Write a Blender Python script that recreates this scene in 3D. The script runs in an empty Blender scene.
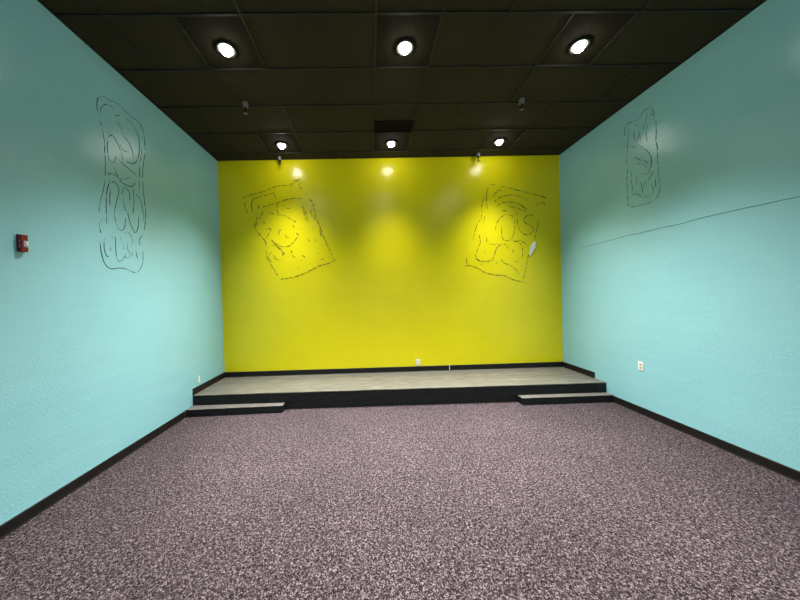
import bpy, bmesh, math, random
from mathutils import Vector, Matrix
random.seed(7)
col = bpy.context.scene.collection
XL, XR, YB, YR, H = -2.725, 3.636, 5.248, -3.6, 4.249
ZP = 0.259            # stage height
EYE = 1.687
T = 0.6096            # ceiling grid pitch
CX0, ROW0 = 0.130, 4.413
LEFT= [[(2.947,3.649),(2.942,3.714),(2.954,3.781),(2.986,3.827),(3.033,3.86),(3.071,3.853),(3.151,3.881),(3.213,3.893),(3.265,3.875),(3.342,3.859),(3.448,3.867),(3.509,3.834),(3.536,3.768),(3.547,3.673),(3.553,3.573)],[(2.984,3.635),(2.982,3.681),(3.001,3.739),(3.049,3.791),(3.098,3.81),(3.117,3.805)],[(3.15,3.733),(3.178,3.756),(3.208,3.777)],[(3.262,3.794),(3.339,3.79),(3.407,3.753),(3.457,3.683),(3.465,3.588),(3.456,3.483),(3.427,3.389),(3.377,3.326),(3.318,3.302),(3.273,3.306)],[(2.974,3.582),(2.979,3.525)],[(2.991,3.506),(3.001,3.443),(3.01,3.379),(3.01,3.292),(3.011,3.189),(3.004,3.021)],[(3.167,3.692),(3.202,3.65),(3.233,3.631)],[(3.053,3.508),(3.059,3.485)],[(3.054,3.438),(3.085,3.487),(3.124,3.495),(3.143,3.47),(3.182,3.418),(3.211,3.359),(3.225,3.283)],[(3.222,3.606),(3.252,3.567),(3.306,3.541),(3.349,3.487),(3.365,3.437),(3.372,3.372)],[(3.194,3.452),(3.224,3.422),(3.256,3.401),(3.29,3.428)],[(3.053,3.411),(3.04,3.343),(3.046,3.258),(3.063,3.205),(3.102,3.206),(3.135,3.267),(3.146,3.299)],[(3.166,3.272),(3.217,3.251),(3.292,3.229),(3.394,3.201)],[(3.11,3.156),(3.128,3.11),(3.153,3.075)],[(3.038,3.071),(3.047,3.048),(3.077,3.079),(3.126,3.073),(3.177,3.064),(3.242,3.085),(3.31,3.132)],[(3.485,3.578),(3.5,3.525),(3.479,3.455),(3.468,3.389)],[(3.551,3.531),(3.529,3.438),(3.506,3.326),(3.492,3.199)],[(3.454,3.343),(3.449,3.181)],[(2.997,2.975),(2.989,2.92),(2.963,2.815),(2.936,2.729),(2.919,2.622)],[(3.054,2.998),(3.021,2.88),(3.008,2.806),(2.999,2.663),(2.997,2.52)],[(3.06,2.912),(3.046,2.801),(3.047,2.731)],[(3.073,2.97),(3.103,3.001),(3.143,2.98),(3.161,2.933),(3.148,2.873),(3.113,2.752),(3.093,2.656),(3.105,2.57),(3.132,2.505),(3.173,2.49),(3.213,2.533),(3.229,2.64)],[(3.172,3.047),(3.218,3.028),(3.283,3.026),(3.352,3.047),(3.383,3.104)],[(3.195,2.89),(3.211,2.961),(3.238,2.999),(3.27,2.983),(3.297,2.936),(3.298,2.85)],[(3.206,2.857),(3.218,2.786),(3.237,2.727)],[(3.271,2.747),(3.265,2.707),(3.287,2.618),(3.329,2.533),(3.363,2.511),(3.403,2.59),(3.415,2.712)],[(3.351,3.014),(3.357,2.89),(3.345,2.789),(3.333,2.727)],[(3.384,2.968),(3.431,2.945),(3.464,2.866),(3.485,2.772),(3.493,2.673)],[(3.448,3.16),(3.439,3.077),(3.446,3.0)],[(3.499,3.181),(3.498,3.06),(3.512,2.923),(3.524,2.783),(3.51,2.657),(3.488,2.57)],[(2.952,2.564),(2.942,2.535)],[(2.915,2.511),(2.921,2.462),(2.93,2.408)],[(2.919,2.318),(2.92,2.267),(2.928,2.2),(2.952,2.118),(2.987,2.07),(3.034,2.054),(3.114,2.069),(3.187,2.073),(3.251,2.061),(3.307,2.041),(3.366,2.048),(3.416,2.096),(3.452,2.18),(3.458,2.302)],[(2.968,2.37),(2.96,2.274),(2.974,2.199),(3.001,2.177),(3.017,2.196)],[(3.034,2.287),(3.028,2.242)],[(3.044,2.386),(3.078,2.406),(3.093,2.387),(3.093,2.298),(3.099,2.19),(3.127,2.144),(3.18,2.174),(3.216,2.244)],[(3.189,2.361),(3.19,2.287)],[(3.204,2.466),(3.248,2.491),(3.281,2.474),(3.312,2.413),(3.303,2.354)],[(3.243,2.371),(3.242,2.296),(3.271,2.253),(3.258,2.203),(3.224,2.193),(3.199,2.214)],[(3.307,2.287),(3.297,2.218)],[(3.33,2.301),(3.353,2.295),(3.373,2.21)],[(3.474,2.526),(3.433,2.468),(3.407,2.422),(3.422,2.376)],[(2.976,2.035),(2.991,2.031)],[(3.17,2.422),(3.154,2.382)],[(3.056,2.445),(3.064,2.444)]]
YL= [[(-2.295,3.557),(-2.217,3.584),(-2.11,3.624),(-1.933,3.666),(-1.791,3.716),(-1.649,3.766),(-1.472,3.78),(-1.33,3.82),(-1.222,3.881)],[(-2.113,3.317),(-2.131,3.424),(-2.096,3.528),(-1.971,3.579),(-1.83,3.611),(-1.705,3.651)],[(-2.22,3.496),(-2.25,3.426),(-2.208,3.302)],[(-1.706,3.626),(-1.685,3.52)],[(-1.652,3.449),(-1.662,3.326),(-1.629,3.261)],[(-1.993,3.438),(-2.007,3.35)],[(-1.942,3.384),(-1.8,3.424),(-1.623,3.473),(-1.409,3.532),(-1.198,3.535)],[(-1.909,3.313),(-1.965,3.226),(-2.02,3.139),(-2.066,3.034),(-2.044,2.946),(-1.959,2.838),(-1.892,2.748),(-1.877,2.659)],[(-1.932,3.137),(-1.899,3.084)],[(-1.683,3.238),(-1.56,3.235),(-1.421,3.161),(-1.324,3.099)],[(-1.885,2.977),(-1.814,2.993),(-1.787,2.94),(-1.853,2.871)],[(-1.634,2.866),(-1.646,2.937),(-1.585,2.964)],[(-1.785,2.781),(-1.699,2.708),(-1.577,2.652),(-1.453,2.667),(-1.362,2.753),(-1.288,2.858),(-1.323,2.894)],[(-1.788,2.674),(-1.683,2.672),(-1.597,2.581),(-1.583,2.475)],[(-1.879,2.606),(-1.883,2.482),(-1.817,2.339),(-1.749,2.231),(-1.693,2.123)],[(-1.631,2.05),(-1.418,2.08),(-1.204,2.146),(-1.06,2.213),(-0.916,2.281),(-0.773,2.313),(-0.622,2.373)],[(-0.698,2.436),(-0.621,2.381)],[(-1.074,3.525),(-1.006,3.453),(-0.984,3.347),(-0.943,3.169),(-0.894,3.026),(-0.845,2.883),(-0.796,2.74),(-0.729,2.597),(-0.679,2.471)],[(-1.238,3.352),(-1.202,3.387),(-1.151,3.315),(-1.119,3.208),(-1.097,3.101)],[(-1.027,3.33),(-1.047,3.26),(-0.978,3.17)],[(-1.423,3.673),(-1.388,3.645)],[(-1.206,3.846),(-1.243,3.776),(-1.21,3.705)],[(-1.403,3.744),(-1.367,3.778)],[(-1.389,3.055),(-1.362,3.001)],[(-1.096,2.782),(-1.073,2.729)],[(-1.249,2.981),(-1.207,2.969)],[(-0.944,2.531),(-0.91,2.494)],[(-0.895,2.387),(-0.823,2.421)],[(-1.267,2.403),(-1.246,2.381)],[(-1.324,2.256),(-1.29,2.233)],[(-1.421,2.577),(-1.406,2.488),(-1.337,2.433)],[(-1.839,3.294),(-1.77,3.278),(-1.718,3.249)],[(-1.554,3.429),(-1.513,3.386)],[(-1.485,3.357),(-1.408,3.348)],[(-1.741,2.496),(-1.708,2.425),(-1.62,2.405)],[(-1.0,2.78),(-0.959,2.737)],[(-1.03,2.994),(-0.995,2.965)],[(-1.365,3.849),(-1.258,3.882),(-1.186,3.933)],[(-2.051,3.263),(-2.048,3.157),(-2.094,3.017)],[(-2.095,3.546),(-2.133,3.459),(-2.119,3.353)],[(-1.263,3.706),(-1.192,3.722)],[(-1.185,3.369),(-1.164,3.244),(-1.132,3.13)],[(-0.994,3.241),(-0.962,3.127)],[(-0.896,2.955),(-0.864,2.83)],[(-0.811,2.829),(-0.769,2.704)],[(-1.835,2.888),(-1.873,2.8)],[(-1.792,2.568),(-1.848,2.463),(-1.798,2.374)],[(-1.752,2.727),(-1.666,2.636),(-1.539,2.509)],[(-1.246,2.502),(-1.177,2.447)],[(-1.13,2.819),(-1.097,2.74)],[(-1.506,2.898),(-1.529,2.845),(-1.449,2.808)]]
RIGHT= [[(3.894,3.838),(3.902,3.912),(3.876,3.966),(3.831,3.98),(3.744,3.948),(3.687,3.958),(3.645,3.997),(3.592,4.008),(3.54,3.987),(3.503,3.917),(3.492,3.847)],[(3.832,3.912),(3.842,3.822),(3.856,3.72),(3.867,3.588),(3.884,3.485),(3.861,3.432),(3.839,3.45)],[(3.765,3.859),(3.762,3.696)],[(3.744,3.9),(3.703,3.862)],[(3.579,3.967),(3.594,3.886),(3.621,3.826),(3.636,3.757)],[(3.582,3.802),(3.597,3.682),(3.585,3.586)],[(3.473,3.786),(3.47,3.66),(3.476,3.539),(3.46,3.456),(3.462,3.333),(3.451,3.204),(3.453,3.105),(3.435,2.999),(3.441,2.902),(3.481,2.829),(3.57,2.796),(3.691,2.804),(3.79,2.815),(3.858,2.85),(3.869,2.923),(3.862,3.004)],[(3.541,3.917),(3.512,3.872)],[(3.53,3.834),(3.487,3.815)],[(3.821,3.66),(3.778,3.618),(3.706,3.612),(3.639,3.537),(3.574,3.452),(3.537,3.344),(3.551,3.249),(3.578,3.184),(3.657,3.206)],[(3.765,3.482),(3.682,3.402),(3.602,3.337),(3.576,3.286)],[(3.738,3.375),(3.655,3.336),(3.59,3.254)],[(3.862,3.364),(3.876,3.231),(3.873,3.036)],[(3.812,3.314),(3.813,3.205),(3.8,3.091),(3.802,3.01)],[(3.74,3.229),(3.737,3.093)],[(3.514,3.182),(3.553,3.123),(3.605,3.093),(3.646,3.031),(3.647,2.953),(3.595,2.895),(3.53,2.897),(3.517,2.956),(3.541,3.016),(3.593,3.041)],[(3.672,3.12),(3.666,2.986)],[(3.802,2.982),(3.716,2.965),(3.675,2.91),(3.582,2.865),(3.505,2.876)],[(3.49,3.096),(3.484,2.968)],[(3.536,3.395),(3.531,3.24)],[(3.69,3.788),(3.678,3.663)],[(3.704,3.744),(3.728,3.664)]]
PATCH= [[(3.132,2.649),(3.148,2.623),(3.143,2.536),(3.044,2.369),(3.032,2.375),(3.048,2.538)]]
SEAM= [[(5.285,2.448),(4.924,2.423),(4.389,2.426),(3.958,2.445),(3.685,2.441),(3.448,2.44),(3.174,2.437),(2.939,2.448),(2.76,2.443),(2.602,2.442),(2.441,2.437),(2.301,2.428)]]
YR_= [[(2.303,3.722),(2.412,3.72)],[(2.502,3.69),(2.7,3.643),(2.899,3.586),(3.098,3.539),(3.243,3.496),(3.37,3.451)],[(2.284,3.687),(2.245,3.545),(2.241,3.366),(2.257,3.258)],[(2.19,3.492),(2.15,3.332),(2.138,3.118),(2.052,2.976),(1.994,2.798),(1.973,2.691)],[(2.353,3.489),(2.445,3.594),(2.518,3.611)],[(2.387,3.399),(2.516,3.486),(2.698,3.518),(2.879,3.489),(3.005,3.422)],[(2.421,3.309),(2.55,3.378),(2.731,3.385),(2.876,3.335),(3.012,3.225)],[(2.528,3.224),(2.619,3.226)],[(2.65,3.304),(2.802,3.276),(2.982,3.208)],[(2.394,2.861),(2.414,2.968),(2.489,3.092),(2.6,3.162)],[(2.636,3.15),(2.726,3.123),(2.767,3.015),(2.75,2.853),(2.718,2.728),(2.626,2.666),(2.535,2.697),(2.513,2.823),(2.515,2.948)],[(2.8,3.193),(2.815,3.032),(2.831,2.924),(2.884,2.815),(2.992,2.769),(3.084,2.81),(3.114,2.881),(3.05,2.955),(2.96,2.993),(2.943,3.065),(3.017,3.135),(3.108,3.126)],[(3.204,3.382),(3.203,3.311)],[(3.24,3.346),(3.332,3.362),(3.33,3.272)],[(3.205,3.059),(3.204,2.987),(3.176,2.844),(3.137,2.701)],[(2.964,2.633),(2.99,2.668)],[(2.2,3.134),(2.179,3.009)],[(2.084,2.796),(2.106,2.653),(2.053,2.51),(2.014,2.421),(2.038,2.331),(2.164,2.292),(2.309,2.307),(2.366,2.395),(2.405,2.52),(2.497,2.601),(2.606,2.587),(2.623,2.515)],[(2.228,2.739),(2.226,2.65)],[(2.262,2.631),(2.352,2.604),(2.443,2.627)],[(2.716,2.639),(2.789,2.655),(2.879,2.581),(2.902,2.472),(2.9,2.364)],[(2.492,2.356),(2.527,2.265),(2.653,2.208),(2.761,2.134),(2.831,2.024)],[(2.186,2.489),(2.185,2.435)],[(2.745,2.26),(2.818,2.276)],[(1.839,2.372),(1.844,2.246)],[(1.878,2.478),(1.899,2.442)],[(1.792,2.201),(1.89,2.22),(1.998,2.188),(2.106,2.132),(2.195,2.076),(2.304,2.044),(2.412,2.027),(2.558,2.012),(2.702,1.937),(2.811,1.905),(2.927,1.877)],[(2.903,1.95),(2.953,2.093),(2.97,2.183),(3.002,2.344),(3.039,2.397)],[(2.714,2.513),(2.73,2.422)],[(2.853,2.203),(2.882,2.167)],[(2.326,2.223),(2.329,2.187)],[(2.399,2.268),(2.41,2.243)],[(2.108,2.247),(2.13,2.232)],[(2.826,2.672),(2.899,2.652),(3.006,2.56)]]
NROWS = 5; ROWK = [1.05, 0.95, 0.4, 0.7, 0.7]; EXPO = -0.22; TILT = [14, 0, 0, 0, 0]

# ------------------------------------------------------------ materials
def mat(name, color, rough=0.6, spec=0.5, metal=0.0):
    m = bpy.data.materials.new(name); m.use_nodes = True
    b = m.node_tree.nodes['Principled BSDF']
    b.inputs['Base Color'].default_value = (*color, 1)
    b.inputs['Roughness'].default_value = rough
    b.inputs['Specular IOR Level'].default_value = spec
    b.inputs['Metallic'].default_value = metal
    return m, m.node_tree, b

def node(nt, kind, **kw):
    n = nt.nodes.new(kind)
    for k, v in kw.items():
        if k in n.inputs.keys(): n.inputs[k].default_value = v
        else: setattr(n, k, v)
    return n

def coords(nt, scale=(1, 1, 1)):
    tc = nt.nodes.new('ShaderNodeTexCoord'); mp = nt.nodes.new('ShaderNodeMapping')
    mp.inputs['Scale'].default_value = scale
    nt.links.new(tc.outputs['Object'], mp.inputs['Vector'])
    return mp.outputs['Vector']

def ramp(nt, fac, stops):
    r = nt.nodes.new('ShaderNodeValToRGB')
    e = r.color_ramp.elements
    while len(e) < len(stops): e.new(0.5)
    for i, (p, c) in enumerate(stops):
        e[i].position = p; e[i].color = (*c, 1)
    nt.links.new(fac, r.inputs['Fac'])
    return r.outputs['Color']

def wall_paint(name, c1, c2, rough, seam=None):
    m, nt, b = mat(name, c1, rough, 0.38)
    L = nt.links
    v = coords(nt)
    big = node(nt, 'ShaderNodeTexNoise', Scale=1.7, Detail=4.0); L.new(v, big.inputs['Vector'])
    L.new(ramp(nt, big.outputs['Fac'], [(0.3, c1), (0.75, c2)]), b.inputs['Base Color'])
    # orange-peel roller texture plus slow unevenness of the plasterboard
    peel = node(nt, 'ShaderNodeTexNoise', Scale=PEEL, Detail=3.0, Roughness=0.55); L.new(v, peel.inputs['Vector'])
    b1 = node(nt, 'ShaderNodeBump', Strength=1.0, Distance=0.0018); L.new(peel.outputs['Fac'], b1.inputs['Height'])
    slow = node(nt, 'ShaderNodeTexNoise', Scale=2.2, Detail=2.0)
    v2 = coords(nt, (0.35, 0.35, 2.2)); L.new(v2, slow.inputs['Vector'])
    b2 = node(nt, 'ShaderNodeBump', Strength=1.0, Distance=0.004); L.new(slow.outputs['Fac'], b2.inputs['Height'])
    L.new(b2.outputs['Normal'], b1.inputs['Normal'])
    L.new(b1.outputs['Normal'], b.inputs['Normal'])
    return m
PEEL = 62.0
M_cyan = wall_paint('turquoise_wall_paint', (0.275, 0.575, 0.650), (0.295, 0.605, 0.680), 0.13)
M_yel = wall_paint('yellow_wall_paint', (0.85, 0.725, 0.006), (0.90, 0.765, 0.009), 0.20)

def carpet():
    m, nt, b = mat('mauve_flecked_carpet', (0.2, 0.16, 0.18), 0.95, 0.1)
    L = nt.links; v = coords(nt)
    w = node(nt, 'ShaderNodeTexNoise', Scale=78.0, Detail=2.0, Roughness=0.6, Distortion=1.2); L.new(v, w.inputs['Vector'])
    c = ramp(nt, w.outputs['Fac'], [(0.39, (0.010, 0.0065, 0.008)), (0.47, (0.024, 0.017, 0.020)), (0.54, (0.050, 0.037, 0.043)), (0.62, (0.175, 0.136, 0.150))])
    f = node(nt, 'ShaderNodeTexNoise', Scale=210.0, Detail=2.0); L.new(v, f.inputs['Vector'])
    fr = ramp(nt, f.outputs['Fac'], [(0.35, (0.62, 0.62, 0.62)), (0.65, (1.25, 1.25, 1.25))])
    mx = node(nt, 'ShaderNodeMix', data_type='RGBA', blend_type='MULTIPLY'); mx.inputs[0].default_value = 1.0
    L.new(c, mx.inputs[6]); L.new(fr, mx.inputs[7])
    # worn, slightly soiled areas
    s = node(nt, 'ShaderNodeTexNoise', Scale=0.9, Detail=4.0); L.new(v, s.inputs['Vector'])
    sr = ramp(nt, s.outputs['Fac'], [(0.35, (0.88, 0.88, 0.88)), (0.65, (1.06, 1.05, 1.04))])
    mx2 = node(nt, 'ShaderNodeMix', data_type='RGBA', blend_type='MULTIPLY'); mx2.inputs[0].default_value = 1.0
    L.new(mx.outputs[2], mx2.inputs[6]); L.new(sr, mx2.inputs[7])
    L.new(mx2.outputs[2], b.inputs['Base Color'])
    bp = node(nt, 'ShaderNodeBump', Strength=0.7, Distance=0.006); L.new(w.outputs['Fac'], bp.inputs['Height'])
    bp2 = node(nt, 'ShaderNodeBump', Strength=0.6, Distance=0.003); L.new(f.outputs['Fac'], bp2.inputs['Height'])
    L.new(bp.outputs['Normal'], bp2.inputs['Normal']); L.new(bp2.outputs['Normal'], b.inputs['Normal'])
    return m
M_carpet = carpet()

def planks():
    m, nt, b = mat('grey_beige_stage_boards', (0.4, 0.37, 0.3), 0.5, 0.35)
    L = nt.links; v = coords(nt)
    n1 = node(nt, 'ShaderNodeTexNoise', Scale=6.0, Detail=5.0, Roughness=0.65)
    L.new(coords(nt, (0.9, 13.0, 1)), n1.inputs['Vector'])
    c1 = ramp(nt, n1.outputs['Fac'], [(0.30, (0.050, 0.045, 0.034)), (0.50, (0.13, 0.122, 0.100)), (0.70, (0.22, 0.21, 0.178))])
    br = node(nt, 'ShaderNodeTexBrick', Scale=1.0)
    br.inputs['Color1'].default_value = (1.0, 1.0, 1.0, 1); br.inputs['Color2'].default_value = (0.80, 0.82, 0.84, 1)
    br.inputs['Mortar'].default_value = (0.45, 0.42, 0.38, 1); br.inputs['Mortar Size'].default_value = 0.002
    br.inputs['Brick Width'].default_value = 1.2; br.inputs['Row Height'].default_value = 0.15
    L.new(v, br.inputs['Vector'])
    mx = node(nt, 'ShaderNodeMix', data_type='RGBA', blend_type='MULTIPLY'); mx.inputs[0].default_value = 1.0
    L.new(c1, mx.inputs[6]); L.new(br.outputs['Color'], mx.inputs[7])
    L.new(mx.outputs[2], b.inputs['Base Color'])
    bp = node(nt, 'ShaderNodeBump', Strength=0.3, Distance=0.002); L.new(n1.outputs['Fac'], bp.inputs['Height'])
    L.new(bp.outputs['Normal'], b.inputs['Normal'])
    return m
M_plank = planks()

def noisy(name, c1, c2, scale, rough, spec=0.4, dist=0.0015, stretch=(1, 1, 1)):
    m, nt, b = mat(name, c1, rough, spec)
    n = node(nt, 'ShaderNodeTexNoise', Scale=scale, Detail=4.0)
    nt.links.new(coords(nt, stretch), n.inputs['Vector'])
    nt.links.new(ramp(nt, n.outputs['Fac'], [(0.35, c1), (0.68, c2)]), b.inputs['Base Color'])
    bp = node(nt, 'ShaderNodeBump', Strength=0.6, Distance=dist)
    nt.links.new(n.outputs['Fac'], bp.inputs['Height']); nt.links.new(bp.outputs['Normal'], b.inputs['Normal'])
    return m
M_tile = noisy('black_ceiling_tile', (0.033, 0.0245, 0.014), (0.044, 0.033, 0.019), 60, 0.85, 0.2, 0.002)
M_panel = noisy('dark_lamp_panel', (0.020, 0.016, 0.011), (0.028, 0.022, 0.014), 40, 0.95, 0.05, 0.001)
M_grid = noisy('black_ceiling_grid', (0.012, 0.012, 0.011), (0.018, 0.017, 0.016), 30, 0.6, 0.3, 0.0005)
M_base = noisy('black_rubber_baseboard', (0.007, 0.006, 0.006), (0.012, 0.010, 0.0095), 14, 0.5, 0.3, 0.001)
M_riser = noisy('black_stage_facing', (0.007, 0.007, 0.008), (0.014, 0.014, 0.015), 22, 0.65, 0.2, 0.002, (0.3, 1, 3))
M_tread = noisy('grey_step_tread', (0.085, 0.078, 0.07), (0.14, 0.13, 0.115), 18, 0.6, 0.3, 0.001, (0.4, 2, 1))
M_vent = noisy('dark_brown_vent', (0.012, 0.009, 0.006), (0.016, 0.012, 0.008), 25, 0.95, 0.06, 0.0005)
M_red = noisy('red_alarm_plastic', (0.15, 0.003, 0.012), (0.19, 0.004, 0.015), 20, 0.32, 0.5, 0.0003)
M_redd = noisy('deep_red_alarm_plastic', (0.13, 0.005, 0.008), (0.17, 0.006, 0.010), 20, 0.38, 0.5, 0.0003)
M_white = noisy('ivory_plastic', (0.86, 0.85, 0.78), (0.90, 0.89, 0.82), 20, 0.4, 0.5, 0.0002)
M_slot = noisy('dark_slot', (0.03, 0.028, 0.025), (0.04, 0.038, 0.035), 20, 0.6, 0.3, 0.0002)
M_recept = noisy('tan_receptacle', (0.55, 0.46, 0.36), (0.60, 0.52, 0.42), 20, 0.45, 0.5, 0.0002)
M_paper = noisy('white_paper', (0.80, 0.80, 0.78), (0.88, 0.88, 0.86), 40, 0.8, 0.2, 0.0004)
M_glueC = noisy('dark_residue_on_turquoise', (0.030, 0.060, 0.050), (0.07, 0.11, 0.095), 30, 0.7, 0.3, 0.0006)
M_glueY = noisy('dark_residue_on_yellow', (0.045, 0.040, 0.006), (0.14, 0.12, 0.010), 30, 0.7, 0.3, 0.0006)
M_metal = noisy('brushed_sprinkler_metal', (0.13, 0.13, 0.13), (0.18, 0.18, 0.175), 40, 0.35, 0.6, 0.0003)
M_metal.node_tree.nodes['Principled BSDF'].inputs['Metallic'].default_value = 0.3
M_filler = noisy('pale_gap_filler', (0.62, 0.60, 0.42), (0.70, 0.68, 0.50), 30, 0.7, 0.3, 0.0004)
M_lens = noisy('frosted_strobe_lens', (0.72, 0.70, 0.68), (0.85, 0.84, 0.82), 30, 0.12, 0.8, 0.0006)
M_ring = noisy('black_lamp_trim', (0.015, 0.014, 0.013), (0.022, 0.02, 0.018), 30, 0.4, 0.4, 0.0003)
M_bulb, nt, b = mat('lit_lamp_glass', (1, 1, 1), 0.3)
b.inputs['Emission Color'].default_value = (1.0, 0.985, 0.90, 1)
b.inputs['Emission Strength'].default_value = 120.0

# ------------------------------------------------------------ mesh helpers
def box(bm, x0, y0, z0, x1, y1, z1, bevel=0.0, rot=None):
    r = bmesh.ops.create_cube(bm, size=1.0)
    vs = r['verts']
    c = Vector(((x0+x1)/2, (y0+y1)/2, (z0+z1)/2)); s = Vector((abs(x1-x0), abs(y1-y0), abs(z1-z0)))
    for v in vs:
        v.co = Vector((v.co.x*s.x, v.co.y*s.y, v.co.z*s.z))
        if rot: v.co = rot @ v.co
        v.co += c
    if bevel:
        es = list({e for v in vs for e in v.link_edges})
        bmesh.ops.bevel(bm, geom=es, offset=bevel, segments=2, profile=0.6, affect='EDGES', clamp_overlap=True)

def lathe(bm, prof, loc=(0, 0, 0), seg=32, cap=True):
    """prof: list of (radius, z)"""
    loc = Vector(loc); rings = []
    for r, z in prof:
        if r < 1e-6: rings.append([bm.verts.new(loc + Vector((0, 0, z)))])
        else: rings.append([bm.verts.new(loc + Vector((r*math.cos(2*math.pi*i/seg), r*math.sin(2*math.pi*i/seg), z))) for i in range(seg)])
    for a, c in zip(rings, rings[1:]):
        for i in range(seg):
            j = (i+1) % seg
            if len(a) == 1 and len(c) > 1: bm.faces.new((a[0], c[i], c[j]))
            elif len(c) == 1 and len(a) > 1: bm.faces.new((a[i], a[j], c[0]))
            elif len(a) > 1: bm.faces.new((a[i], a[j], c[j], c[i]))

def make(name, bm, m, parent=None, smooth=False, loc=None):
    bmesh.ops.recalc_face_normals(bm, faces=bm.faces[:])
    if loc is not None:
        bmesh.ops.translate(bm, verts=bm.verts[:], vec=-Vector(loc))
    me = bpy.data.meshes.new(name); bm.to_mesh(me); bm.free()
    me.materials.append(m)
    if smooth:
        for p in me.polygons: p.use_smooth = True
    o = bpy.data.objects.new(name, me); col.objects.link(o)
    if loc is not None: o.location = loc
    if parent: o.parent = parent
    return o

def thing(name, label, cat, loc, group=None):
    o = bpy.data.objects.new(name, None); col.objects.link(o)
    o.empty_display_size = 0.05
    o.location = loc; o['label'] = label; o['category'] = cat
    if group: o['group'] = group
    return o

def tag(o, label, cat, group=None):
    o['label'] = label; o['category'] = cat
    if group: o['group'] = group
    return o

def struct(name, bm, m, **kw):
    o = make(name, bm, m, **kw); o['kind'] = 'structure'
    return o

def copy_thing(o, loc, label, group=None):
    c = o.copy(); col.objects.link(c); c.location = loc; c['label'] = label
    if group: c['group'] = group
    for ch in list(o.children):
        d = ch.copy(); col.objects.link(d); d.parent = c
        for g in list(ch.children):
            e = g.copy(); col.objects.link(e); e.parent = d
    return c

# ------------------------------------------------------------ the room
bm = bmesh.new(); box(bm, XL-0.12, YR-0.12, -0.1, XR+0.12, YB+0.12, 0.0); struct('floor', bm, M_carpet)
bm = bmesh.new(); box(bm, XL-0.12, YR-0.12, 0.0, XL, YB+0.12, H+0.15); struct('wall_left', bm, M_cyan)
bm = bmesh.new(); box(bm, XL, YB, 0.0, XR, YB+0.12, H+0.15); struct('wall_back', bm, M_yel)
bm = bmesh.new(); box(bm, XL, YR-0.12, 0.0, XR, YR, H+0.15); struct('wall_rear', bm, M_cyan)
# right wall: the board above the 8 ft joint stands slightly proud, its lower lip wavers
bm = bmesh.new()
box(bm, XR, YR-0.12, 0.0, XR+0.12, YB+0.12, H+0.15)
seam = sorted(SEAM[0]); ys = [YR-0.1] + [q[0] for q in seam[:-1]] + [YB]
def seam_z(y):
    s = [(YR-0.2, 2.44)] + seam
    for (a, za), (c, zc) in zip(s, s[1:]):
        if a <= y <= c: return za+(zc-za)*(y-a)/(c-a)
    return s[-1][1]
N = 120; lip = []
for i in range(N+1):
    y = YR + (YB-YR)*i/N
    z = seam_z(y) + 0.002*math.sin(y*17)
    d = 0.006
    lip.append([bm.verts.new((XR+0.001, y, z)), bm.verts.new((XR-d, y, z+0.002)), bm.verts.new((XR-d*0.9, y, z+0.012)), bm.verts.new((XR-0.0005, y, z+0.16))])
for a, c in zip(lip, lip[1:]):
    for k in range(3): bm.faces.new((a[k], c[k], c[k+1], a[k+1]))
struct('wall_right', bm, M_cyan)

# ceiling: lay-in tiles, each sagging a little, in a black grid
bm = bmesh.new()
rows = []
r = 1
y1 = YB
while y1 > YR:
    y0 = max(YR, ROW0 + r*T if r < 1 else ROW0 + T)
    rows.append((r, y0, y1)); y1 = y0; r -= 1
def cols_of(r):
    m = r % 3
    if m == 0: ks = [-6, -4, -3, -2, 0, 1, 3, 4, 6]
    elif m == 1: ks = [-5, -3, -1, 0, 1, 3, 5]
    else: ks = [-4, -2, 0, 1, 2, 4]
    xs = [XL] + [CX0+k*T for k in ks if XL+0.02 < CX0+k*T < XR-0.02] + [XR]
    return xs
gb = bmesh.new()
for r, y0, y1 in rows:
    xs = cols_of(r)
    for x0, x1 in zip(xs, xs[1:]):
        panel = r % 3 == 0 and x1-x0 < 0.7 and any(x0 < q < x1 for q in (CX0-2.5*T, CX0+0.5*T, CX0+3.5*T))
        tilt = Matrix.Rotation(math.radians(random.uniform(-0.35, 0.35)), 3, 'X') @ Matrix.Rotation(math.radians(random.uniform(-0.25, 0.25)), 3, 'Y')
        n = 6
        zc = H + 0.010
        g = {}
        sag = random.uniform(0.001, 0.005)
        for i in range(n+1):
            for j in range(n+1):
                u, v = i/n, j/n
                p = Vector((x0+(x1-x0)*u, y0+(y1-y0)*v, zc - sag*(1-(2*u-1)**2)*(1-(2*v-1)**2)))
                q = tilt @ (p - Vector(((x0+x1)/2, (y0+y1)/2, zc)))
                g[i, j] = bm.verts.new(Vector((p.x, p.y, zc + q.z)))
        for i in range(n):
            for j in range(n): bm.faces.new((g[i, j], g[i, j+1], g[i+1, j+1], g[i+1, j])).material_index = int(panel)
    for x in xs[1:-1]:
        box(gb, x-0.010, y0, H, x+0.010, y1, H+0.022)
    if y1 < YB: box(gb, XL, y1-0.011, H-0.001, XR, y1+0.011, H+0.021)
box(bm, XL, YR, H+0.05, XR, YB, H+0.12)
struct('ceiling', bm, M_tile).data.materials.append(M_panel)
for x0, x1, y0, y1 in ((XL, XL+0.02, YR, YB), (XR-0.02, XR, YR, YB), (XL, XR, YB-0.02, YB), (XL, XR, YR, YR+0.02)):
    box(gb, x0, y0, H-0.001, x1, y1, H+0.02)
struct('trim_1', gb, M_grid)

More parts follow.
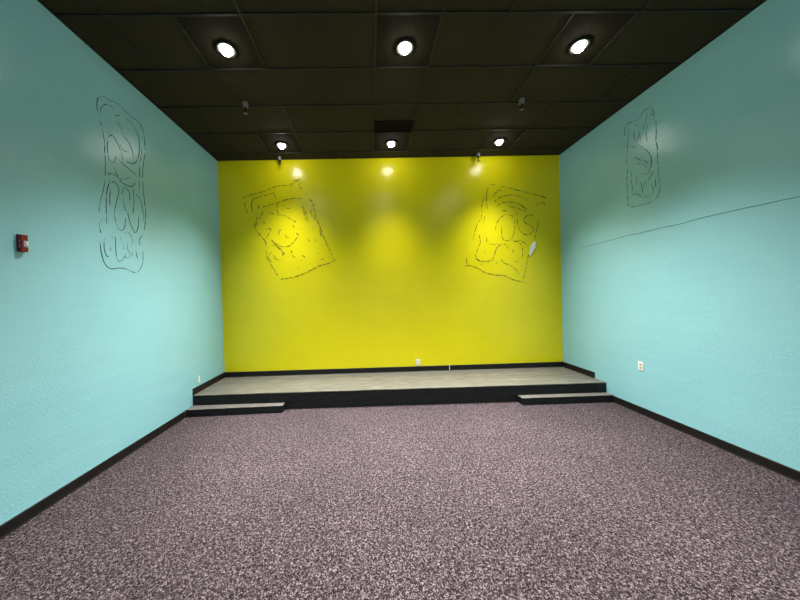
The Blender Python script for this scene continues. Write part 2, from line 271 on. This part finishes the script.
# baseboards
BH = 0.096
def base_run(bm, a, c, z0, n, h=BH, t=0.009):
    """a, c floor-plan ends on the wall, n = inward normal"""
    a = Vector(a); c = Vector(c); n = Vector(n)
    prof = [(0, 0), (t+0.006, 0), (t+0.002, 0.008), (t, 0.02), (t, h-0.006), (t-0.004, h), (0, h)]
    ra = [bm.verts.new((a.x+n.x*d, a.y+n.y*d, z0+z)) for d, z in prof]
    rc = [bm.verts.new((c.x+n.x*d, c.y+n.y*d, z0+z)) for d, z in prof]
    for i in range(len(prof)):
        j = (i+1) % len(prof); bm.faces.new((ra[i], ra[j], rc[j], rc[i]))
    bm.faces.new(ra); bm.faces.new(rc[::-1])
YSL, YSR = 4.297, 4.272          # stage front at left and right wall
bm = bmesh.new(); base_run(bm, (XL, YR), (XL, 4.105), 0, (1, 0)); base_run(bm, (XL, YSL+0.004), (XL, YB), ZP, (1, 0)); struct('baseboard_left', bm, M_base)
bm = bmesh.new(); base_run(bm, (XR, YR), (XR, 4.135), 0, (-1, 0)); base_run(bm, (XR, 4.49), (XR, YB), ZP, (-1, 0)); struct('baseboard_right', bm, M_base)
bm = bmesh.new(); base_run(bm, (XL, YB), (1.463, YB), ZP, (0, -1)); base_run(bm, (1.477, YB), (XR, YB), ZP, (0, -1)); struct('baseboard_back', bm, M_base)
bm = bmesh.new(); base_run(bm, (XL, YR), (XR, YR), 0, (0, 1)); struct('baseboard_rear', bm, M_base)
bm = bmesh.new(); box(bm, 1.4632, YB-0.012, ZP, 1.4768, YB, ZP+BH+0.022, 0.001); struct('trim_2', bm, M_filler)

# ------------------------------------------------------------ stage
st = thing('stage_platform', 'low full-width stage with grey board top and black front against the yellow wall', 'stage', (0, 4.3, 0))
def slab(bm, yl, yr, yb, z0, z1, xl=XL+0.001, xr=XR-0.001, wave=0.0, n=60):
    f = []
    for i in range(n+1):
        x = xl+(xr-xl)*i/n
        y = yl+(yr-yl)*(x-XL)/(XR-XL)
        dz = wave*(math.sin(x*3.1)+0.6*math.sin(x*7.3+1))
        f.append([bm.verts.new((x, y, z0)), bm.verts.new((x, y, z1+dz)), bm.verts.new((x, y+0.08, z1)), bm.verts.new((x, yb, z1)), bm.verts.new((x, yb, z0))])
    for a, c in zip(f, f[1:]):
        for k in range(5): bm.faces.new((a[k], a[(k+1) % 5], c[(k+1) % 5], c[k]))
    bm.faces.new(f[0]); bm.faces.new(f[-1][::-1])
bm = bmesh.new(); slab(bm, YSL, YSR, YB-0.001, ZP-0.012, ZP, wave=0.0016); make('deck', bm, M_plank, st, loc=None).location = -st.location
bm = bmesh.new(); slab(bm, YSL+0.004, YSR+0.004, YB-0.002, 0.0005, ZP-0.0122, xr=3.49)
o = make('riser', bm, M_riser, st); o.location = -st.location
bm = bmesh.new(); slab(bm, YSL+0.001, YSR+0.001, YSR+0.2, 0.0005, ZP-0.0122, xl=3.4925, n=2)
o = make('riser_end_panel', bm, M_base, st); o.location = -st.location
o['label'] = 'dark charcoal end panel of the stage front'

def step(x0, x1, label, open_end, yl, yr):
    """low box in front of the stage; yl / yr = its front edge at the left and right end"""
    s = thing('stage_step', label, 'step', ((x0+x1)/2, 4.2, 0), 'low steps in front of the stage')
    hx = (x1-x0)/2
    def back(x): return YSL+(YSR-YSL)*(x-XL)/(XR-XL)-0.004-4.2
    def block(a, c, z0, z1, over, bev):
        bm = bmesh.new(); box(bm, 0, 0, z0, 1, 1, z1)
        for v in bm.verts:
            left, front = v.co.x < 0.5, v.co.y < 0.5
            v.co.x = a if left else c
            v.co.y = ((yl if left else yr)-over-4.2) if front else back((x0+x1)/2+v.co.x)
        bmesh.ops.bevel(bm, geom=bm.edges[:], offset=bev, segments=2, affect='EDGES')
        return bm
    make('riser', block(-hx, hx, 0.0005, 0.1035, 0, 0.002), M_riser, s)
    make('tread', block(-hx, hx, 0.1037, 0.1065, 0.0, 0.001), M_tread, s)
    return s
step(XL+0.002, -1.330, 'long low step with grey tread at the left end of the stage', 1, 4.118, 4.165)
step(2.243, XR-0.002, 'long low step with grey tread at the right end of the stage', -1, 4.140, 4.140)

# ------------------------------------------------------------ ceiling fittings
LZ = H + 0.004
def downlight(loc, label, group):
    t = thing('ceiling_downlight', label, 'ceiling light', loc, group)
    bm = bmesh.new()
    lathe(bm, [(0.066, 0.004), (0.066, -0.004), (0.074, -0.010), (0.088, -0.011), (0.096, -0.006), (0.097, 0.004), (0.066, 0.004)], seg=40)
    make('trim_ring', bm, M_ring, t, smooth=True)
    bm = bmesh.new(); lathe(bm, [(0.0655, -0.002), (0.05, -0.001), (0.0, 0.0)], seg=32); make('baffle', bm, M_ring, t)
    bm = bmesh.new()
    prof = [(0.050*math.cos(a), -0.012-0.046*math.sin(a)) for a in [math.pi/2*i/8 for i in range(8)]] + [(0.0, -0.058)]
    lathe(bm, [(0.0, -0.004), (0.040, -0.004), (0.050, -0.010)] + prof, seg=32)
    make('bulb', bm, M_bulb, t, smooth=True)
    return t
def lamp_profile(ld, core, kc, mid, km, tail):
    """reflector lamp: bright core, softer field, faint tail, as a function of the angle off the lamp axis"""
    ld.use_nodes = True
    nt = ld.node_tree; L = nt.links
    em = nt.nodes['Emission']
    tc = nt.nodes.new('ShaderNodeTexCoord'); sp = nt.nodes.new('ShaderNodeSeparateXYZ'); L.new(tc.outputs['Normal'], sp.inputs[0])
    def m(op, a, b=None):
        n = nt.nodes.new('ShaderNodeMath'); n.operation = op
        for k, q in enumerate((a, b)):
            if q is None: continue
            if isinstance(q, (int, float)): n.inputs[k].default_value = q
            else: L.new(q, n.inputs[k])
        return n.outputs[0]
    c1 = m('SUBTRACT', m('ABSOLUTE', sp.outputs['Z']), 1.0)
    t1 = m('MULTIPLY', m('EXPONENT', m('MULTIPLY', c1, kc)), core)
    t2 = m('MULTIPLY', m('EXPONENT', m('MULTIPLY', c1, km)), mid)
    L.new(m('ADD', m('ADD', t1, t2), tail), em.inputs['Strength'])
def spots(loc, k=1.0, tilt=0.0):
    ld = bpy.data.lights.new('lamp_beam', 'SPOT'); ld.energy = 100.0*k; ld.spot_size = math.radians(100); ld.spot_blend = 0.85
    ld.shadow_soft_size = 0.045; ld.color = LCOL
    lamp_profile(ld, *PROFILE)
    lo = bpy.data.objects.new('lamp_beam', ld); col.objects.link(lo)
    lo.location = (loc[0], loc[1], loc[2]-0.075); lo.rotation_euler = (math.radians(-tilt), 0, 0)
    lo['kind'] = 'structure'
PROFILE = (6.0, 20.0, 10.5, 6.0, 0.0)
LCOL = (1.0, 0.985, 0.93)
LX = [CX0-2.5*T, CX0+0.5*T, CX0+3.5*T]
LY = [ROW0+0.5*T+0.03, ROW0-2.5*T+0.045, ROW0-5.5*T, ROW0-8.5*T, ROW0-11.5*T]
names = [['left', 'middle', 'right']]*2
words = {0: 'back row beside the yellow wall', 1: 'nearer row out over the carpet'}
first = None
for j, y in enumerate(LY[:3]):
    for i, x in enumerate(LX):
        pos = ('left', 'middle', 'right')[i]
        if j < 2: lab = 'small round lit downlight, %s one of the %s' % (pos, words[j])
        else: lab = 'small round lit downlight, %s one of the third row out from the yellow wall' % pos
        loc = (x, y, H)
        if first is None: first = downlight(loc, lab, 'round downlights in the black ceiling')
        else: copy_thing(first, loc, lab)
for j, y in enumerate(LY[:NROWS]):
    for i, x in enumerate(LX): spots((x, y, H), ROWK[j], TILT[j] + (4 if (i, j) == (1, 0) else 0))

def sprinkler(loc, label):
    t = thing('fire_sprinkler', label, 'sprinkler', loc, 'fire sprinklers hanging from the black ceiling')
    bm = bmesh.new(); lathe(bm, [(0.0, 0.006), (0.036, 0.006), (0.038, 0.0), (0.032, -0.05), (0.028, -0.058), (0.0, -0.058)], seg=24)
    make('escutcheon_cup', bm, M_metal, t, smooth=False)
    bm = bmesh.new()
    lathe(bm, [(0.0, -0.058), (0.013, -0.058), (0.013, -0.075), (0.008, -0.078), (0.0, -0.078)], seg=16)
    for s in (-1, 1):
        box(bm, s*0.013-0.003, -0.003, -0.125, s*0.013+0.003, 0.003, -0.070)
    box(bm, -0.014, -0.004, -0.129, 0.014, 0.004, -0.123)
    lathe(bm, [(0.0, -0.078), (0.003, -0.080), (0.003, -0.122), (0.0, -0.123)], seg=10)
    make('frame_arms', bm, M_vent, t)
    bm = bmesh.new(); lathe(bm, [(0.0, -0.128), (0.022, -0.129), (0.023, -0.132), (0.0, -0.134)], seg=20)
    for k in range(8):
        a = k*math.pi/4
        box(bm, 0.024*math.cos(a)-0.004, 0.024*math.sin(a)-0.004, -0.1335, 0.024*math.cos(a)+0.004, 0.024*math.sin(a)+0.004, -0.1315)
    make('deflector', bm, M_metal, t)
    return t
s0 = sprinkler((-1.55, 3.73, H), 'small grey pendant sprinkler between the left front and left back downlights')
copy_thing(s0, (2.09, 3.73, H), 'small grey pendant sprinkler between the right front and right back downlights')
copy_thing(s0, (-1.56, 5.15, H), 'small grey pendant sprinkler at the top of the yellow wall, left of centre')
copy_thing(s0, (2.06, 5.15, H), 'small grey pendant sprinkler at the top of the yellow wall, right of centre')

v = thing('ceiling_vent', 'dark rectangular air vent in the black ceiling near the middle back downlight', 'vent', (0.435, 4.29, H))
bm = bmesh.new()
w, d = 0.300, 0.140
for x0, x1, y0, y1 in ((-w, w, -d, -d+0.022), (-w, w, d-0.022, d), (-w, -w+0.022, -d+0.022, d-0.022), (w-0.022, w, -d+0.022, d-0.022)):
    box(bm, x0, y0, -0.010, x1, y1, 0.006, 0.002)
make('frame', bm, M_vent, v)
bm = bmesh.new()
for k in range(11):
    y = -d+0.034 + k*(2*d-0.068)/10
    box(bm, -w+0.022, y-0.006, -0.006, w-0.022, y+0.006, -0.004, rot=Matrix.Rotation(math.radians(-14), 3, 'X'))
make('louvres', bm, M_vent, v)
bm = bmesh.new(); box(bm, -w+0.02, -d+0.02, 0.001, w-0.02, d-0.02, 0.003); make('back_plate', bm, M_riser, v)

# ------------------------------------------------------------ wall fittings
fa = thing('fire_alarm_strobe', 'small red fire alarm box with clear strobe lens on the left turquoise wall', 'fire alarm', (XL, 2.259, 2.176))
bm = bmesh.new(); box(bm, 0.0, -0.024, -0.068, 0.010, 0.024, 0.068, 0.002); make('back_box', bm, M_redd, fa)
bm = bmesh.new(); box(bm, 0.010, -0.022, -0.066, 0.038, 0.022, 0.066, 0.004); make('housing', bm, M_red, fa)
bm = bmesh.new()
lens = [(0.038, -0.008, -0.030), (0.038, 0.020, -0.030), (0.038, 0.020, 0.018), (0.038, -0.008, 0.018), (0.052, 0.000, -0.018), (0.052, 0.012, -0.018), (0.052, 0.012, 0.008), (0.052, 0.000, 0.008)]
vs = [bm.verts.new(q) for q in lens]
for f in ((0, 1, 2, 3), (4, 5, 6, 7), (0, 1, 5, 4), (1, 2, 6, 5), (2, 3, 7, 6), (3, 0, 4, 7)): bm.faces.new([vs[i] for i in f])
make('strobe_lens', bm, M_lens, fa)
for z0, z1 in ((0.012, 0.024), (-0.034, -0.012)):
    bm = bmesh.new(); box(bm, 0.021, -0.0227, z0, 0.027, -0.0217, z1); make('pale_marking', bm, M_recept, fa)

def outlet(loc, rotz, label, w=0.072, h=0.116, mr=M_white):
    t = thing('wall_outlet', label, 'outlet', loc); t.rotation_euler = (0, 0, rotz)
    bm = bmesh.new(); box(bm, -w/2, -0.006, -h/2, w/2, 0.0, h/2, 0.0022); make('cover_plate', bm, M_white, t)
    for s in (-1, 1):
        bm = bmesh.new(); box(bm, -0.016, -0.009, s*0.021-0.014, 0.016, -0.0055, s*0.021+0.014, 0.003); r_ = make('receptacle', bm, mr, t)
        bm = bmesh.new()
        for q in (-0.006, 0.006): box(bm, q-0.0012, -0.0096, s*0.021-0.002, q+0.0012, -0.0088, s*0.021+0.008)
        box(bm, -0.002, -0.0096, s*0.021-0.009, 0.002, -0.0088, s*0.021-0.005)
        make('socket_slots', bm, M_slot, r_)
    bm = bmesh.new(); box(bm, -0.0025, -0.0075, -0.0025, 0.0025, -0.0055, 0.0025); make('screw', bm, M_metal, t)
    return t
outlet((XR, 3.712, 0.652), math.radians(-90), 'ivory duplex power outlet low on the right turquoise wall', mr=M_recept)
outlet((0.880, YB, 0.430), 0, 'white power outlet just above the black baseboard on the yellow wall')
cp = thing('cable_plate', 'narrow white cover plate above the stage on the left turquoise wall', 'wall plate', (XL, 4.468, 0.450))
bm = bmesh.new(); box(bm, 0.0, -0.018, -0.056, 0.007, 0.018, 0.056, 0.002); make('cover_plate', bm, M_white, cp)
for z in (-0.045, 0.045):
    bm = bmesh.new(); box(bm, 0.006, -0.002, z-0.002, 0.0082, 0.002, z+0.002); make('screw', bm, M_metal, cp)

# ------------------------------------------------------------ dried adhesive outlines left by removed wall decorations
def residue(name, strokes, axis, val, sign, m, label, wid, dash, gap):
    rnd = random.Random(len(strokes)*13+int(val*10))
    A = [q for s_ in strokes for q in s_]
    ca = sum(q[0] for q in A)/len(A); cz = sum(q[1] for q in A)/len(A)
    base = Vector((val, ca, cz)) if axis == 0 else Vector((ca, val, cz))
    root = thing(name, label, 'wall marking', base, 'glue outlines left on the walls')
    def P(a, z, d):
        return (Vector((val+sign*d, a, z)) if axis == 0 else Vector((a, val+sign*d, z))) - base
    for s in strokes:
        bm = bmesh.new()
        pts = [Vector(q) for q in s]
        fine = []                       # Catmull-Rom through the traced points
        for i in range(len(pts)-1):
            p0 = pts[max(i-1, 0)]; p1 = pts[i]; p2 = pts[i+1]; p3 = pts[min(i+2, len(pts)-1)]
            n = max(2, int((p2-p1).length/0.010))
            for k in range(n):
                t = k/n
                fine.append(0.5*((2*p1)+(p2-p0)*t+(2*p0-5*p1+4*p2-p3)*t*t+(3*p1-p0-3*p2+p3)*t*t*t))
        fine.append(pts[-1])
        prev = None; thick = 1.0; left = 0
        for k, q in enumerate(fine):
            if left <= 0:               # the bead swells and thins to a hair along its length
                thin = not thick < 0.4 and rnd.random() < 0.8
                thick = 0.30 if thin else rnd.uniform(0.6, 1.25)
                left = rnd.uniform(*(gap if thin else dash))/0.010
            left -= 1
            a = fine[max(k-1, 0)]; c = fine[min(k+1, len(fine)-1)]
            d = (c-a); d = d.normalized() if d.length > 1e-6 else Vector((1, 0))
            nrm = Vector((-d.y, d.x)); w = wid*thick*(0.4 if k in (0, len(fine)-1) else rnd.uniform(0.8, 1.15))
            l = q+nrm*w/2; r = q-nrm*w/2
            cur = [bm.verts.new(P(l.x, l.y, 0.0012)), bm.verts.new(P(q.x, q.y, 0.0012+0.0035*min(thick, 1))), bm.verts.new(P(r.x, r.y, 0.0012))]
            if prev:
                for e in range(2): bm.faces.new((prev[e], prev[e+1], cur[e+1], cur[e]))
            prev = cur
        make('glue_bead', bm, m, root)
    return root
residue('adhesive_outline', LEFT, 0, XL, 1, M_glueC, 'tall dark dashed glue outline left on the left turquoise wall', 0.0080, (0.04, 0.22), (0.01, 0.06))
residue('adhesive_outline', RIGHT, 0, XR, -1, M_glueC, 'tall dark dashed glue outline left on the right turquoise wall', 0.0075, (0.03, 0.12), (0.015, 0.05))
residue('adhesive_outline', YL, 1, YB, -1, M_glueY, 'tilted squarish glue outline on the left part of the yellow wall', 0.0145, (0.02, 0.06), (0.02, 0.07))
residue('adhesive_outline', YR_, 1, YB, -1, M_glueY, 'tilted squarish glue outline on the right part of the yellow wall', 0.0130, (0.02, 0.09), (0.02, 0.06))

bm = bmesh.new()
pp = PATCH[0]; cx = sum(q[0] for q in pp)/6; cz = sum(q[1] for q in pp)/6
fr = [bm.verts.new((x, YB-0.003-(0.014 if i in (1, 2) else 0.004), z)) for i, (x, z) in enumerate(pp)]
bk = [bm.verts.new((x, YB-0.001-(0.013 if i in (1, 2) else 0.002), z)) for i, (x, z) in enumerate(pp)]
bm.faces.new(fr); bm.faces.new(bk[::-1])
for i in range(6):
    j = (i+1) % 6; bm.faces.new((fr[i], fr[j], bk[j], bk[i]))
tag(make('paper_scrap', bm, M_paper, loc=(cx, YB, cz)), 'small white diamond-shaped scrap stuck on the right side of the yellow wall', 'paper scrap')

# ------------------------------------------------------------ world, camera, colour management
sc = bpy.context.scene
w = bpy.data.worlds.new('world'); sc.world = w; w.use_nodes = True
w.node_tree.nodes['Background'].inputs[0].default_value = (0.5, 0.55, 0.6, 1)
w.node_tree.nodes['Background'].inputs[1].default_value = 0.02

cam = bpy.data.cameras.new('camera'); co = bpy.data.objects.new('camera', cam); col.objects.link(co)
yaw, pit, rol = 0.01845, -0.01379, -0.02657
X = Vector((math.cos(yaw), -math.sin(yaw), 0)); F0 = Vector((math.sin(yaw), math.cos(yaw), 0)); Z = Vector((0, 0, 1))
F = math.cos(pit)*F0 + math.sin(pit)*Z; U = math.cos(pit)*Z - math.sin(pit)*F0
R = math.cos(rol)*X + math.sin(rol)*U; U2 = -math.sin(rol)*X + math.cos(rol)*U
M = Matrix((R, U2, -F)).transposed().to_4x4(); M.translation = (0, 0, EYE)
co.matrix_world = M
cam.sensor_width = 36.0; cam.lens = 281.0/800*36; cam.clip_start = 0.02
cam.shift_x = (400-374.74)/800; cam.shift_y = 0.0003
sc.camera = co
vs = sc.view_settings
vs.view_transform = 'Standard'; vs.look = 'None'; vs.gamma = 1.0; vs.exposure = EXPO
try: vs.use_curve_mapping = False
except Exception: pass
